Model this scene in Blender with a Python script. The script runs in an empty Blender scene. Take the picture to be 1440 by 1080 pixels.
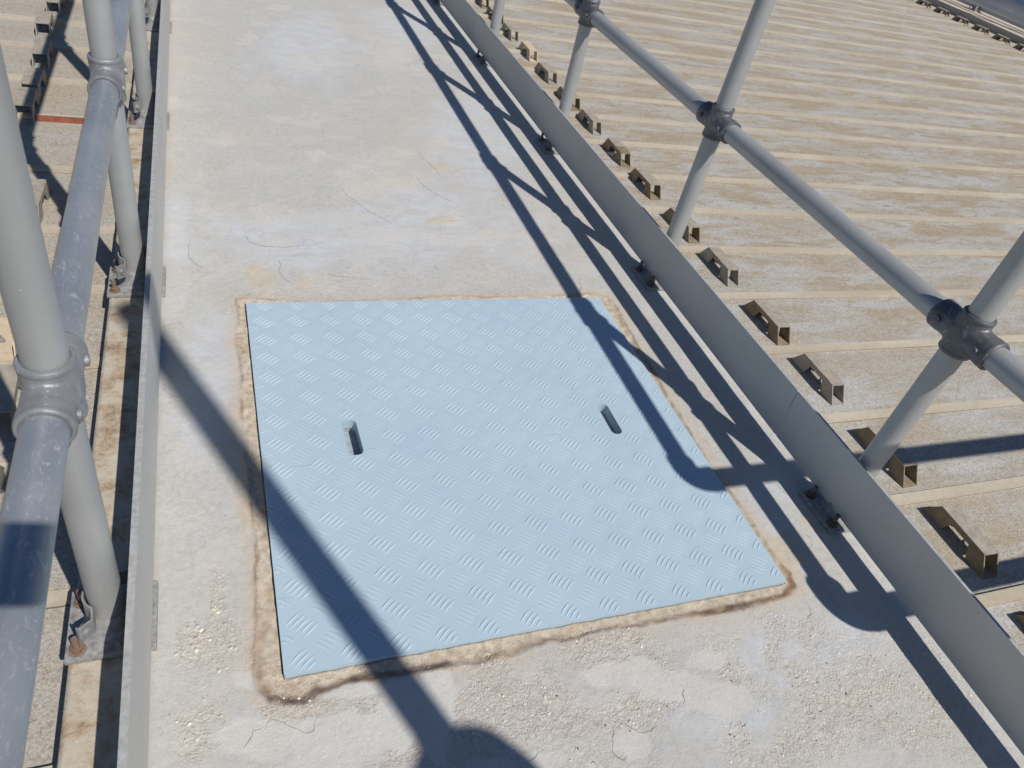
import bpy, bmesh, math, random
import numpy as np
from mathutils import Vector, Matrix
random.seed(7)
rng = np.random.default_rng(11)
S = bpy.context.scene
COL = S.collection
# ---------------------------------------------------------------- camera
CAM_POS = Vector((-0.0651, -0.6116, 1.1648))
CAM_ROT = Matrix(((0.930854, 0.05463, -0.361285), (-0.304854, 0.661196, -0.68548), (0.201432, 0.748221, 0.632131)))
cam_d = bpy.data.cameras.new('camera')
cam = bpy.data.objects.new('camera', cam_d)
COL.objects.link(cam)
cam.matrix_world = Matrix.Translation(CAM_POS) @ CAM_ROT.to_4x4()
cam_d.sensor_width = 36.0
cam_d.lens = 36.0 * 1048.63 / 1440.0
cam_d.clip_start = 0.02
cam_d.clip_end = 300.0
cam_d.dof.use_dof = True
cam_d.dof.focus_distance = 1.45
cam_d.dof.aperture_fstop = 10.5
S.camera = cam
# ---------------------------------------------------------------- sky, sun, exposure
SUN_TRAVEL = Vector((-0.320, 0.765, -1.0)).normalized()
el = math.asin(-SUN_TRAVEL.z)
az = math.atan2(-SUN_TRAVEL.x, -SUN_TRAVEL.y)
w = bpy.data.worlds.new('World')
S.world = w
w.use_nodes = True
nt = w.node_tree
sky = nt.nodes.new('ShaderNodeTexSky')
sky.sky_type = 'NISHITA'
sky.sun_disc = False
sky.sun_elevation = el
sky.sun_rotation = az
sky.altitude = 50
sky.air_density = 1.0
sky.dust_density = 0.3
sky.ozone_density = 8.0
nt.nodes['Background'].inputs['Strength'].default_value = 0.065
nt.links.new(sky.outputs[0], nt.nodes['Background'].inputs['Color'])
sun_d = bpy.data.lights.new('sun', 'SUN')
sun_d.energy = 4.6
sun_d.angle = math.radians(0.53)
sun_d.color = (1.0, 0.955, 0.89)
sun = bpy.data.objects.new('sun', sun_d)
COL.objects.link(sun)
sun.rotation_euler = SUN_TRAVEL.to_track_quat('-Z', 'Y').to_euler()
S.view_settings.view_transform = 'Standard'
S.view_settings.look = 'None'
S.view_settings.exposure = 0.0
S.view_settings.gamma = 1.0
S.view_settings.use_curve_mapping = False
S.cycles.use_denoising = True


# ---------------------------------------------------------------- numpy noise
_perm = rng.random((256, 256))
def vnoise(x, y, s):
    x = np.asarray(x) * s + 1000.37
    y = np.asarray(y) * s + 1000.71
    xi = np.floor(x).astype(int); yi = np.floor(y).astype(int)
    fx = x - xi; fy = y - yi
    fx = fx * fx * (3 - 2 * fx); fy = fy * fy * (3 - 2 * fy)
    a = _perm[xi % 256, yi % 256]; b = _perm[(xi + 1) % 256, yi % 256]
    c = _perm[xi % 256, (yi + 1) % 256]; d = _perm[(xi + 1) % 256, (yi + 1) % 256]
    return (a * (1 - fx) + b * fx) * (1 - fy) + (c * (1 - fx) + d * fx) * fy - 0.5
def fbm(x, y, s, o=4, g=0.55):
    r = 0; a = 1.0; t = 0
    for k in range(o):
        r = r + a * vnoise(x + 13.1 * k, y - 7.7 * k, s); t += a; a *= g; s *= 2.03
    return r / t * 2
def sstep(a, b, v):
    t = np.clip((v - a) / (b - a), 0, 1)
    return t * t * (3 - 2 * t)


# ---------------------------------------------------------------- object helpers
def link(name, bm, mats, parent=None, smooth=False, sharp=None):
    me = bpy.data.meshes.new(name)
    bm.normal_update()
    bm.to_mesh(me)
    bm.free()
    for m in (mats if isinstance(mats, (list, tuple)) else [mats]):
        me.materials.append(m)
    if smooth:
        for p in me.polygons:
            p.use_smooth = True
        if sharp:
            me.set_sharp_from_angle(angle=math.radians(sharp))
    o = bpy.data.objects.new(name, me)
    COL.objects.link(o)
    if parent is not None:
        o.parent = parent
    return o
def tag(o, label=None, cat=None, group=None, kind=None):
    if label: o['label'] = label
    if cat: o['category'] = cat
    if group: o['group'] = group
    if kind: o['kind'] = kind
    return o
def empty(name, loc):
    o = bpy.data.objects.new(name, None)
    o.empty_display_size = 0.1
    o.location = loc
    COL.objects.link(o)
    return o
def copy_tree(o, parent=None):
    c = o.copy()
    COL.objects.link(c)
    c.parent = parent
    for ch in list(o.children):
        copy_tree(ch, c)
    return c
def box(bm, x0, x1, y0, y1, z0, z1, mi=0, bevel=0.0):
    r = bmesh.ops.create_cube(bm, size=1.0)
    vs = r['verts']
    for v in vs:
        v.co = Vector((x0 + (v.co.x + .5) * (x1 - x0), y0 + (v.co.y + .5) * (y1 - y0), z0 + (v.co.z + .5) * (z1 - z0)))
    fs = set(f for v in vs for f in v.link_faces)
    for f in fs: f.material_index = mi
    if bevel:
        es = set(e for v in vs for e in v.link_edges)
        bmesh.ops.bevel(bm, geom=list(es), offset=bevel, segments=2, affect='EDGES', profile=0.7)
    return vs
def tube(bm, a, b, r, seg=32, r2=None, caps=True, rings=1):
    a = Vector(a); b = Vector(b); d = (b - a)
    q = d.to_track_quat('Z', 'Y').to_matrix()
    r2 = r if r2 is None else r2
    prev = None; first = None
    for k in range(rings + 1):
        t = k / rings
        rr = r + (r2 - r) * t
        ring = [bm.verts.new(a + d * t + q @ Vector((rr * math.cos(2 * math.pi * i / seg), rr * math.sin(2 * math.pi * i / seg), 0))) for i in range(seg)]
        if prev:
            for i in range(seg):
                bm.faces.new((prev[i], prev[(i + 1) % seg], ring[(i + 1) % seg], ring[i]))
        else:
            first = ring
        prev = ring
    if caps:
        bm.faces.new(first[::-1]); bm.faces.new(prev)
def lathe(bm, prof, c, axis=(0, 0, 1), seg=32):
    c = Vector(c); q = Vector(axis).to_track_quat('Z', 'Y').to_matrix()
    prev = None
    for (r, z) in prof:
        ring = [bm.verts.new(c + q @ Vector((max(r, 1e-5) * math.cos(2 * math.pi * i / seg), max(r, 1e-5) * math.sin(2 * math.pi * i / seg), z))) for i in range(seg)]
        if prev:
            for i in range(seg):
                bm.faces.new((prev[i], prev[(i + 1) % seg], ring[(i + 1) % seg], ring[i]))
        prev = ring


# ---------------------------------------------------------------- material helpers
class N:
    def __init__(s, name):
        s.m = bpy.data.materials.new(name); s.m.use_nodes = True
        s.t = s.m.node_tree; s.b = s.t.nodes['Principled BSDF']
        s.tc = s.t.nodes.new('ShaderNodeTexCoord').outputs['Object']
        g = s.t.nodes.new('ShaderNodeNewGeometry'); s.pos = g.outputs['Position']
    def new(s, k): return s.t.nodes.new(k)
    def L(s, a, b): s.t.links.new(a, b)
    def vin(s, sock, v):
        if isinstance(v, bpy.types.NodeSocket): s.L(v, sock)
        else: sock.default_value = v
    def mapping(s, src, scale=(1, 1, 1), rot=(0, 0, 0), loc=(0, 0, 0)):
        n = s.new('ShaderNodeMapping'); s.L(src, n.inputs[0])
        n.inputs['Scale'].default_value = scale; n.inputs['Rotation'].default_value = rot; n.inputs['Location'].default_value = loc
        return n.outputs[0]
    def noise(s, scale, detail=4, rough=.55, src=None, dist=0.0, color=False):
        n = s.new('ShaderNodeTexNoise'); s.L(src or s.pos, n.inputs['Vector'])
        n.inputs['Scale'].default_value = scale; n.inputs['Detail'].default_value = detail
        n.inputs['Roughness'].default_value = rough; n.inputs['Distortion'].default_value = dist
        return n.outputs['Color' if color else 'Fac']
    def voro(s, scale, feature='F1', out='Distance', src=None, rnd=1.0):
        n = s.new('ShaderNodeTexVoronoi'); n.feature = feature; s.L(src or s.pos, n.inputs['Vector'])
        n.inputs['Scale'].default_value = scale; n.inputs['Randomness'].default_value = rnd
        return n.outputs[out]
    def ramp(s, f, stops, interp='LINEAR'):
        n = s.new('ShaderNodeValToRGB'); s.L(f, n.inputs[0]); cr = n.color_ramp; cr.interpolation = interp
        while len(cr.elements) < len(stops): cr.elements.new(.5)
        for e, (p, c) in zip(cr.elements, stops):
            e.position = p; e.color = (c, c, c, 1) if isinstance(c, (int, float)) else (*c, 1)
        return n.outputs[0]
    def mix(s, f, a, b, mode='MIX'):
        n = s.new('ShaderNodeMix'); n.data_type = 'RGBA'; n.blend_type = mode
        s.vin(n.inputs[0], f)
        for sock, v in ((n.inputs[6], a), (n.inputs[7], b)):
            if isinstance(v, bpy.types.NodeSocket): s.L(v, sock)
            else: sock.default_value = (*v, 1) if len(v) == 3 else v
        return n.outputs[2]
    def math(s, op, a, b=0.0, clamp=False):
        n = s.new('ShaderNodeMath'); n.operation = op; n.use_clamp = clamp
        s.vin(n.inputs[0], a); s.vin(n.inputs[1], b)
        return n.outputs[0]
    def attr(s, name):
        n = s.new('ShaderNodeAttribute'); n.attribute_name = name
        sp = s.new('ShaderNodeSeparateColor'); s.L(n.outputs['Color'], sp.inputs[0])
        return sp.outputs[0], sp.outputs[1], sp.outputs[2], n.outputs['Alpha'], n.outputs['Color']
    def xyz(s, src=None):
        n = s.new('ShaderNodeSeparateXYZ'); s.L(src or s.pos, n.inputs[0]); return n.outputs
    def bump(s, h, strength, dist, prev=None):
        n = s.new('ShaderNodeBump'); s.L(h, n.inputs['Height'])
        n.inputs['Strength'].default_value = strength; n.inputs['Distance'].default_value = dist
        if prev is not None: s.L(prev, n.inputs['Normal'])
        return n.outputs[0]
    def done(s, color=None, rough=None, normal=None, metal=None, spec=None):
        for k, v in (('Base Color', color), ('Roughness', rough), ('Metallic', metal), ('Specular IOR Level', spec)):
            if v is None: continue
            if isinstance(v, bpy.types.NodeSocket): s.L(v, s.b.inputs[k])
            else: s.b.inputs[k].default_value = (*v, 1) if isinstance(v, tuple) and len(v) == 3 else v
        if normal is not None: s.L(normal, s.b.inputs['Normal'])
        return s.m


def mat_concrete():
    n = N('weathered_concrete')
    cool, aggr, skim, pale, _ = n.attr('mask_a')
    rust, crust, band, warm, _ = n.attr('mask_b')
    big = n.noise(2.2, 5, .6); mid = n.noise(11, 6, .65); fine = n.noise(70, 5, .7); grit = n.noise(420, 3, .7)
    base = n.mix(n.ramp(big, [(.35, 0), (.68, 1)]), (.456, .452, .432), (.432, .430, .416))
    base = n.mix(n.ramp(mid, [(.38, 0), (.72, .55)]), base, (.51, .50, .475))
    base = n.mix(n.ramp(fine, [(.33, .62), (.55, 0)]), base, (.375, .355, .325))
    # cool grey washed areas, drawn out across the walkway
    st = n.noise(7, 6, .6, src=n.mapping(n.pos, (1, 2.6, 1)), dist=.5)
    coolf = n.math('MULTIPLY', cool, n.ramp(st, [(.30, .25), (.60, 1)]))
    base = n.mix(coolf, base, (.495, .51, .525))
    blue = n.math('MULTIPLY', coolf, n.ramp(n.noise(16, 5, .6, dist=1.0), [(.50, 0), (.62, .7)]))
    base = n.mix(blue, base, (.425, .44, .455))
    base = n.mix(n.math('MULTIPLY', pale, n.ramp(mid, [(.3, .10), (.6, .60)])), base, (.545, .52, .475))
    pt = n.noise(4.2, 5, .6, src=n.mapping(n.pos, (1, 1.5, 1), loc=(7, 3, 0)), dist=.4)
    base = n.mix(n.ramp(pt, [(.555, 0), (.565, .45), (.9, .35)]), base, (.50, .485, .455))
    base = n.mix(n.ramp(pt, [(.545, 0), (.553, .35), (.562, 0)]), base, (.36, .345, .32))
    pt2 = n.noise(6.7, 6, .65, src=n.mapping(n.pos, (1, 1.8, 1), loc=(1, 13, 0)), dist=.8)
    base = n.mix(n.ramp(pt2, [(.60, 0), (.612, .4), (.9, .3)]), base, (.415, .42, .42))
    wf = n.math('MULTIPLY', warm, n.ramp(mid, [(.3, .2), (.65, .8)]))
    base = n.mix(wf, base, (.50, .39, .27))
    base = n.mix(n.math('MULTIPLY', crust, n.ramp(fine, [(.3, .2), (.6, .75)])), base, (.50, .42, .30))
    # exposed aggregate
    v1 = n.new('ShaderNodeTexVoronoi'); v1.inputs['Scale'].default_value = 150
    dv = n.mix(.03, n.pos, n.noise(60, 2, .5, color=True))
    n.L(dv, v1.inputs['Vector'])
    cellc = n.new('ShaderNodeSeparateColor'); n.L(v1.outputs['Color'], cellc.inputs[0])
    stone = n.ramp(cellc.outputs[0], [(.0, (.36, .325, .28)), (.30, (.46, .42, .37)), (.6, (.52, .485, .43)), (.85, (.60, .57, .52)), (1, (.68, .66, .62))])
    edge = n.ramp(v1.outputs['Distance'], [(.25, 1), (.62, .70)])
    stone = n.mix(1.0, stone, edge, 'MULTIPLY')
    gmix = n.mix(n.ramp(grit, [(.42, 0), (.58, 1)]), stone, (.49, .445, .38))
    af = n.math('MULTIPLY', aggr, n.ramp(n.noise(45, 4, .65), [(.25, .25), (.62, .80)]))
    base = n.mix(af, base, gmix)
    base = n.mix(skim, base, n.mix(n.ramp(mid, [(.3, 0), (.7, 1)]), (.475, .465, .435), (.53, .52, .49)))
    # mortar band and rust lines round the hatch
    bandc = n.mix(n.ramp(fine, [(.32, 0), (.62, 1)]), (.34, .255, .165), (.55, .475, .375))
    base = n.mix(n.math('MULTIPLY', band, n.ramp(mid, [(.2, .55), (.6, .95)])), base, bandc)
    rf = n.math('MULTIPLY', rust, n.ramp(n.noise(26, 5, .7), [(.30, .45), (.62, 1.0)]))
    rc = n.ramp(n.noise(6.5, 4, .6), [(.36, (.30, .17, .095)), (.50, (.21, .14, .095)), (.62, (.115, .088, .072))])
    base = n.mix(rf, base, rc)
    xe = n.math('ADD', n.xyz()[0], n.math('MULTIPLY', n.noise(14, 4, .6), .03))
    ez = n.ramp(n.math('MULTIPLY', n.math('ADD', xe, .20), -14.0, True), [(.08, 0), (.40, 1)])
    eb = n.mix(n.ramp(fine, [(.35, .0), (.65, .6)]), n.ramp(n.noise(17, 8, .74, dist=.3), [(.36, (.17, .105, .06)), (.45, (.36, .25, .15)), (.52, (.47, .41, .32)), (.66, (.52, .48, .41))]), (.40, .36, .30))
    base = n.mix(n.math('MULTIPLY', ez, .9), base, eb)
    # chips and specks
    sp = n.ramp(n.voro(85), [(.055, 1), (.09, 0)])
    sel = n.ramp(n.noise(30, 2, .5), [(.55, 0), (.6, 1)])
    base = n.mix(n.math('MULTIPLY', sp, sel), base, (.76, .74, .68))
    sp2 = n.ramp(n.voro(43, src=n.mapping(n.pos, loc=(3.3, 1.7, 0))), [(.04, 1), (.07, 0)])
    sel2 = n.ramp(n.noise(9, 3, .6), [(.56, 0), (.62, 1)])
    base = n.mix(n.math('MULTIPLY', sp2, sel2), base, (.15, .125, .10))
    base = n.mix(.55, base, n.ramp(grit, [(.3, (.78, .78, .78)), (.7, (1.12, 1.12, 1.12))]), 'MULTIPLY')
    nb = n.bump(grit, .35, .0012)
    nb = n.bump(fine, .35, .004, nb)
    h = n.math('MULTIPLY', n.math('SUBTRACT', 1.0, v1.outputs['Distance']), af)
    nb = n.bump(h, .6, .004, nb)
    nb = n.bump(mid, .25, .012, nb)
    return n.done(base, .88, nb, spec=.25)


def mat_stone_tint():
    n = N('deck_stones')
    r, g, b, a, c = n.attr('tint')
    f = n.noise(500, 2, .6)
    return n.done(n.mix(.35, c, n.ramp(f, [(.3, .6), (.7, 1.1)]), 'MULTIPLY'), .8, spec=.3)


def simple(name, col, rough=.6, metal=0.0, var=.25, scale=30, bump=.0, bscale=200, spec=None):
    n = N(name)
    f = n.noise(scale, 5, .65)
    lo = tuple(c * (1 - var) for c in col); hi = tuple(min(1, c * (1 + var)) for c in col)
    c = n.mix(n.ramp(f, [(.3, 0), (.7, 1)]), lo, hi)
    nb = n.bump(n.noise(bscale, 4, .6), bump, .002) if bump else None
    return n.done(c, rough, nb, metal, spec)


def mat_paint_grey():
    n = N('grey_painted_tube')
    f = n.noise(6, 4, .6); g = n.noise(160, 4, .7)
    c = n.mix(n.ramp(f, [(.35, 0), (.65, 1)]), (.335, .345, .345), (.395, .40, .395))
    c = n.mix(n.ramp(n.voro(70), [(.05, .8), (.08, 0)]), c, n.mix(n.ramp(n.noise(25, 2), [(.56, 0), (.6, 1)]), c, (.66, .66, .64)))
    sp = n.math('MULTIPLY', n.ramp(n.voro(38, src=n.mapping(n.pos, loc=(5, 2, 1))), [(.03, 1), (.05, 0)]), n.ramp(n.noise(11, 2), [(.55, 0), (.6, 1)]))
    c = n.mix(sp, c, (.10, .09, .08))
    return n.done(c, n.ramp(g, [(.3, .42), (.7, .52)]), n.bump(g, .06, .002), .3, .5)
def mat_galv():
    n = N('galvanised_rail')
    f = n.noise(9, 5, .6); sw = n.noise(60, 5, .75, dist=2.2, src=n.mapping(n.pos, (1.6, .7, 1)))
    c = n.mix(n.ramp(f, [(.35, 0), (.65, 1)]), (.30, .325, .36), (.385, .405, .435))
    c = n.mix(n.ramp(sw, [(.57, 0), (.70, .65)]), c, (.72, .73, .74))
    return n.done(c, n.ramp(sw, [(.3, .36), (.7, .50)]), n.bump(sw, .10, .002), .5, .5)
def mat_cast(name='cast_fitting', lo=(.20, .205, .22), hi=(.30, .305, .32)):
    n = N(name)
    g = n.noise(110, 4, .7)
    c = n.mix(n.ramp(n.noise(18, 4, .6), [(.35, 0), (.65, 1)]), lo, hi)
    sp = n.math('MULTIPLY', n.ramp(n.voro(150), [(.12, 1), (.2, 0)]), n.ramp(n.noise(60, 3), [(.52, 0), (.6, 1)]))
    c = n.mix(sp, c, (.58, .58, .60))
    return n.done(c, .5, n.bump(g, .3, .003), .35, .5)
def mat_toe():
    n = N('toe_board_paint')
    f = n.noise(5, 5, .6); s = n.noise(40, 5, .7, src=n.mapping(n.pos, (1, .15, 3)))
    c = n.mix(n.ramp(f, [(.35, 0), (.65, 1)]), (.49, .485, .455), (.535, .53, .50))
    c = n.mix(n.ramp(s, [(.55, 0), (.72, .35)]), c, (.44, .44, .43))
    sp = n.math('MULTIPLY', n.ramp(n.voro(30), [(.03, 1), (.05, 0)]), n.ramp(n.noise(8, 2), [(.53, 0), (.58, 1)]))
    c = n.mix(sp, c, (.16, .12, .10))
    return n.done(c, .55, n.bump(n.noise(90, 4, .6), .08, .002), .1, .4)
def mat_hatch():
    n = N('pale_blue_paint')
    f = n.noise(3.5, 4, .6); g = n.noise(260, 3, .6)
    c = n.mix(n.ramp(f, [(.35, 0), (.65, 1)]), (.362, .468, .548), (.392, .495, .572))
    c = n.mix(n.ramp(n.noise(14, 5, .6), [(.45, 0), (.75, .25)]), c, (.40, .495, .565))
    dirt = n.math('MULTIPLY', n.ramp(n.noise(38, 7, .75, dist=.6), [(.57, 0), (.66, .5)]), n.ramp(n.noise(4, 3, .6), [(.42, 0), (.66, 1)]))
    c = n.mix(dirt, c, (.33, .37, .385))
    scr = n.ramp(n.noise(9, 2, .4, src=n.mapping(n.pos, (1, 22, 1), (0, 0, .9))), [(.735, 0), (.75, .5)])
    c = n.mix(scr, c, (.25, .29, .32))
    sp = n.math('MULTIPLY', n.ramp(n.voro(42), [(.02, 1), (.035, 0)]), n.ramp(n.noise(9, 2), [(.54, 0), (.6, 1)]))
    c = n.mix(sp, c, (.12, .13, .14))
    return n.done(c, n.ramp(f, [(.3, .38), (.7, .46)]), n.bump(g, .04, .001), 0, .5)
def mat_roof_panel(name='stone_coated_roof_sheet', k=1.0):
    n = N(name)
    speck = n.voro(330, out='Color'); sc = n.new('ShaderNodeSeparateColor'); n.L(speck, sc.inputs[0])
    p = n.mapping(n.pos, (.85, 3.6, 1), (0, 0, math.radians(-9)))
    q = n.mapping(n.pos, (1.3, 5.2, 1), (0, 0, math.radians(-24)))
    st = n.noise(2.6, 9, .70, src=p, dist=.5); st2 = n.noise(5.5, 7, .72, src=q, dist=.9)
    cl = n.noise(1.3, 5, .6); fine = n.noise(90, 4, .7)
    yy = n.math('ADD', n.xyz()[1], n.math('MULTIPLY', n.noise(1.1, 3, .5), 1.2))
    far = n.ramp(n.math('MULTIPLY', yy, .25), [(.28, .38), (.55, 1)])
    c = n.mix(n.ramp(cl, [(.38, 0), (.62, 1)]), (.37, .32, .25), (.37, .345, .305))
    c = n.mix(n.ramp(n.noise(3.1, 7, .66, src=n.mapping(p, loc=(4, 9, 0))), [(.43, 0), (.60, .85 * k)]), c, (.415, .41, .395))
    c = n.mix(n.math('MULTIPLY', far, n.ramp(st, [(.50, 0), (.57, .85 * k)])), c, (.335, .275, .19))
    c = n.mix(n.math('MULTIPLY', far, n.ramp(st2, [(.52, 0), (.60, .75 * k)])), c, (.30, .25, .18))
    rs = n.ramp(n.noise(2.5, 7, .7, src=n.mapping(n.pos, (.35, 5, 1), loc=(2, 5, 0))), [(.64, 0), (.69, .8 * k)])
    c = n.mix(rs, c, (.27, .17, .11))
    c = n.mix(.8, c, n.ramp(sc.outputs[0], [(0, .58), (.25, .88), (.7, 1.05), (1, 1.25)]), 'MULTIPLY')
    c = n.mix(.6, c, n.ramp(fine, [(.3, .8), (.7, 1.15)]), 'MULTIPLY')
    nb = n.bump(sc.outputs[0], .35, .0012)
    nb = n.bump(n.noise(5, 3, .5), .2, .02, nb)
    return n.done(c, .9, nb, spec=.2)
def mat_roof_strip():
    n = N('cream_roof_seam')
    f = n.noise(12, 5, .65, src=n.mapping(n.pos, (.3, 1, 1))); g = n.noise(60, 4, .7)
    c = n.mix(n.ramp(f, [(.35, 0), (.65, 1)]), (.405, .36, .285), (.47, .425, .345))
    c = n.mix(n.ramp(n.noise(3, 5, .65), [(.5, 0), (.75, .7)]), c, (.40, .345, .255))
    c = n.mix(n.ramp(n.noise(1.7, 8, .7, src=n.mapping(n.pos, (.5, 2.4, 1))), [(.46, 0), (.58, .8)]), c, (.39, .335, .25))
    c = n.mix(.5, c, n.ramp(g, [(.3, .8), (.7, 1.1)]), 'MULTIPLY')
    return n.done(c, .8, n.bump(g, .15, .002), spec=.3)
BLOBS = {
'cool':[(0.265, 1.344, 0.446, 0.015, 0.022, 0.161), (-0.157, 1.33, 0.036, 0.001, -0.001, 0.24), (0.578, 1.487, 0.172, 0.01, 0.046, 0.196), (-0.08, 0.858, 0.07, -0.004, 0.004, 0.141), (0.834, 1.364, 0.154, 0.005, 0.046, 0.14), (-0.106, 0.664, 0.05, -0.005, 0.003, 0.144), (1.027, -0.139, 0.143, -0.028, 0.055, 0.07), (0.688, -0.208, 0.079, -0.018, 0.024, 0.041), (0.37, 3.006, 0.201, 0.064, 0.047, 0.419), (0.868, 3.374, 0.205, 0.072, 0.077, 0.377), (0.881, 2.053, 0.187, 0.027, 0.123, 0.441), (0.915, -0.101, 0.092, -0.018, 0.039, 0.056), (-0.057, -0.076, 0.05, -0.011, 0.002, 0.032), (1.11, 0.211, 0.056, -0.008, 0.085, 0.125)],
'aggr':[(0.325, -0.116, 0.254, -0.056, 0.022, 0.071), (0.239, -0.022, 0.245, -0.05, 0.009, 0.038), (0.018, -0.043, 0.063, -0.014, 0.005, 0.047), (0.583, -0.133, 0.173, -0.037, 0.024, 0.05), (0.821, -0.142, 0.116, -0.024, 0.052, 0.08), (-0.089, 0.15, 0.033, -0.006, 0.006, 0.165), (-0.133, 0.092, 0.032, -0.006, 0.001, 0.052), (-0.115, -0.03, 0.05, -0.011, 0.001, 0.057), (0.541, -0.07, 0.107, -0.022, 0.017, 0.039), (0.959, -0.268, 0.175, -0.039, 0.058, 0.071), (0.783, -0.292, 0.132, -0.031, 0.03, 0.043), (0.197, -0.099, 0.067, -0.015, 0.019, 0.082)],
'skim':[(0.072, -0.116, 0.083, -0.019, 0.006, 0.043), (-0.038, -0.091, 0.06, -0.014, 0.002, 0.032), (0.17, -0.093, 0.033, -0.007, 0.014, 0.07), (0.217, -0.115, 0.031, -0.007, 0.017, 0.069), (0.55, -0.113, 0.078, -0.016, 0.012, 0.027), (0.632, -0.151, 0.066, -0.014, 0.013, 0.024), (0.525, -0.226, 0.042, -0.01, 0.013, 0.027), (0.711, -0.194, 0.053, -0.012, 0.014, 0.023), (0.723, -0.122, 0.031, -0.006, 0.009, 0.015), (0.364, -0.217, 0.045, -0.011, 0.004, 0.012), (0.296, -0.206, 0.044, -0.01, 0.003, 0.01), (-0.042, -0.0, 0.031, -0.007, 0.001, 0.018), (0.084, -0.039, 0.065, -0.014, 0.002, 0.014)],
'pale':[(0.376, 2.795, 0.075, 0.021, 0.011, 0.09), (0.764, 2.941, 0.079, 0.023, 0.02, 0.1), (0.854, 2.813, 0.05, 0.013, 0.015, 0.066), (0.169, 3.206, 0.032, 0.012, 0.004, 0.062), (0.27, 3.476, 0.07, 0.028, 0.005, 0.058), (-0.004, 1.954, 0.034, 0.005, 0.002, 0.045), (0.28, 1.883, 0.049, 0.006, 0.009, 0.074), (0.762, 2.036, 0.041, 0.006, 0.013, 0.052), (0.094, 1.46, 0.061, 0.003, 0.005, 0.064), (0.501, 1.748, 0.115, 0.012, 0.027, 0.138), (-0.182, 2.247, 0.023, 0.005, -0.001, 0.064), (0.626, 1.489, 0.074, 0.004, 0.012, 0.047), (0.04, 1.106, 0.036, -0.0, 0.005, 0.067), (0.175, 1.105, 0.056, -0.0, 0.006, 0.048), (0.127, 3.019, 0.037, 0.012, 0.006, 0.096), (0.953, 2.948, 0.076, 0.021, 0.022, 0.091), (0.458, 1.351, 0.278, 0.009, 0.009, 0.042), (0.784, 1.362, 0.151, 0.005, 0.014, 0.045), (2.303, 1.963, 0.043, 0.005, 0.051, 0.076)],
'crust':[(0.04, 1.106, 0.039, -0.0, 0.005, 0.074), (0.009, 1.027, 0.044, -0.001, 0.002, 0.031), (0.155, 1.088, 0.026, -0.0, 0.004, 0.034), (-0.036, 0.376, 0.013, -0.002, 0.006, 0.111), (1.177, 0.159, 0.026, -0.004, 0.028, 0.039), (1.188, 0.106, 0.026, -0.004, 0.014, 0.018), (1.012, 0.067, 0.051, -0.009, 0.035, 0.051), (0.615, 1.443, 0.048, 0.002, 0.007, 0.027), (0.709, 1.824, 0.041, 0.004, 0.009, 0.035)],
'pit':[(0.472, 1.596, 0.048, 0.004, 0.014, 0.074), (0.819, -0.17, 0.02, -0.004, 0.007, 0.011), (-0.263, 3.31, 0.014, 0.006, -0.001, 0.051)],
}
CRACKS = [
[(0.3285, 1.6374), (0.3367, 1.586), (0.3605, 1.5507), (0.3771, 1.5154), (0.3935, 1.4807), (0.4166, 1.4599), (0.441, 1.435), (0.4502, 1.4138)] ,
[(0.6494, 1.9304), (0.6729, 1.8365), (0.6929, 1.7568)] ,
[(0.6011, 1.7373), (0.6043, 1.7064), (0.6126, 1.6663), (0.6398, 1.6235), (0.6704, 1.5865), (0.6931, 1.559)] ,
[(-0.1265, 1.3017), (-0.1303, 1.2585), (-0.1289, 1.2166), (-0.1188, 1.1894), (-0.1002, 1.1693), (-0.0867, 1.1593)] ,
[(0.6363, 3.7455), (0.6403, 3.7472)] ,
[(0.6886, 3.0782), (0.6938, 3.0319)] ,
[(-0.0349, -0.0757), (-0.0258, -0.0634), (-0.0109, -0.0701), (0.0035, -0.0811), (0.0209, -0.0938), (0.0333, -0.0944), (0.0384, -0.0778)] ,
[(-0.0682, -0.0999), (-0.0556, -0.087), (-0.0509, -0.0753), (-0.0346, -0.0724)] ,
[(0.5056, -0.1897), (0.4949, -0.2134), (0.4843, -0.234), (0.4957, -0.2458), (0.5103, -0.2424)] ,
[(0.5056, -0.1897), (0.5147, -0.1845), (0.5302, -0.2001), (0.5443, -0.2129), (0.5637, -0.2149), (0.5804, -0.209)] ,
[(0.6609, -0.1594), (0.6518, -0.168), (0.6493, -0.1804), (0.643, -0.1893)] ,
[(0.4953, -0.068), (0.5094, -0.0612), (0.5306, -0.0613)] ,
[(0.341, -0.2138), (0.3512, -0.2118), (0.3623, -0.2078), (0.369, -0.2027)] ,
[(1.1508, 0.2675), (1.143, 0.2439), (1.1454, 0.2171), (1.156, 0.2026)] ,
[(0.9883, -0.0842), (1.0061, -0.0746), (1.0119, -0.0593)] ,
[(1.1842, 1.1904), (1.1822, 1.2199), (1.1707, 1.2412)] ,
[(0.9675, 1.0945), (0.9623, 1.0642), (0.9431, 1.0347)] ,
[(1.1027, 0.0669), (1.1203, 0.0774), (1.1265, 0.0939), (1.1181, 0.1071)] ,
[(0.0931, 1.2086), (0.1002, 1.184), (0.0919, 1.1527), (0.1002, 1.1222), (0.111, 1.1021), (0.123, 1.0953)] ,
[(0.0176, 1.3361), (0.0248, 1.2985), (0.0516, 1.2769), (0.1175, 1.2709), (0.1671, 1.2833), (0.176, 1.3103), (0.1626, 1.3332)] ,
[(0.5298, 1.1865), (0.5354, 1.1566)] ,
[(-0.0332, 0.1324), (-0.0373, 0.1401)] ,
[(0.2174, 1.1388), (0.2446, 1.1283), (0.2918, 1.1212)] ,
[(0.8842, 0.0214), (0.9075, 0.0276), (0.9243, 0.0457)] ,
]
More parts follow.
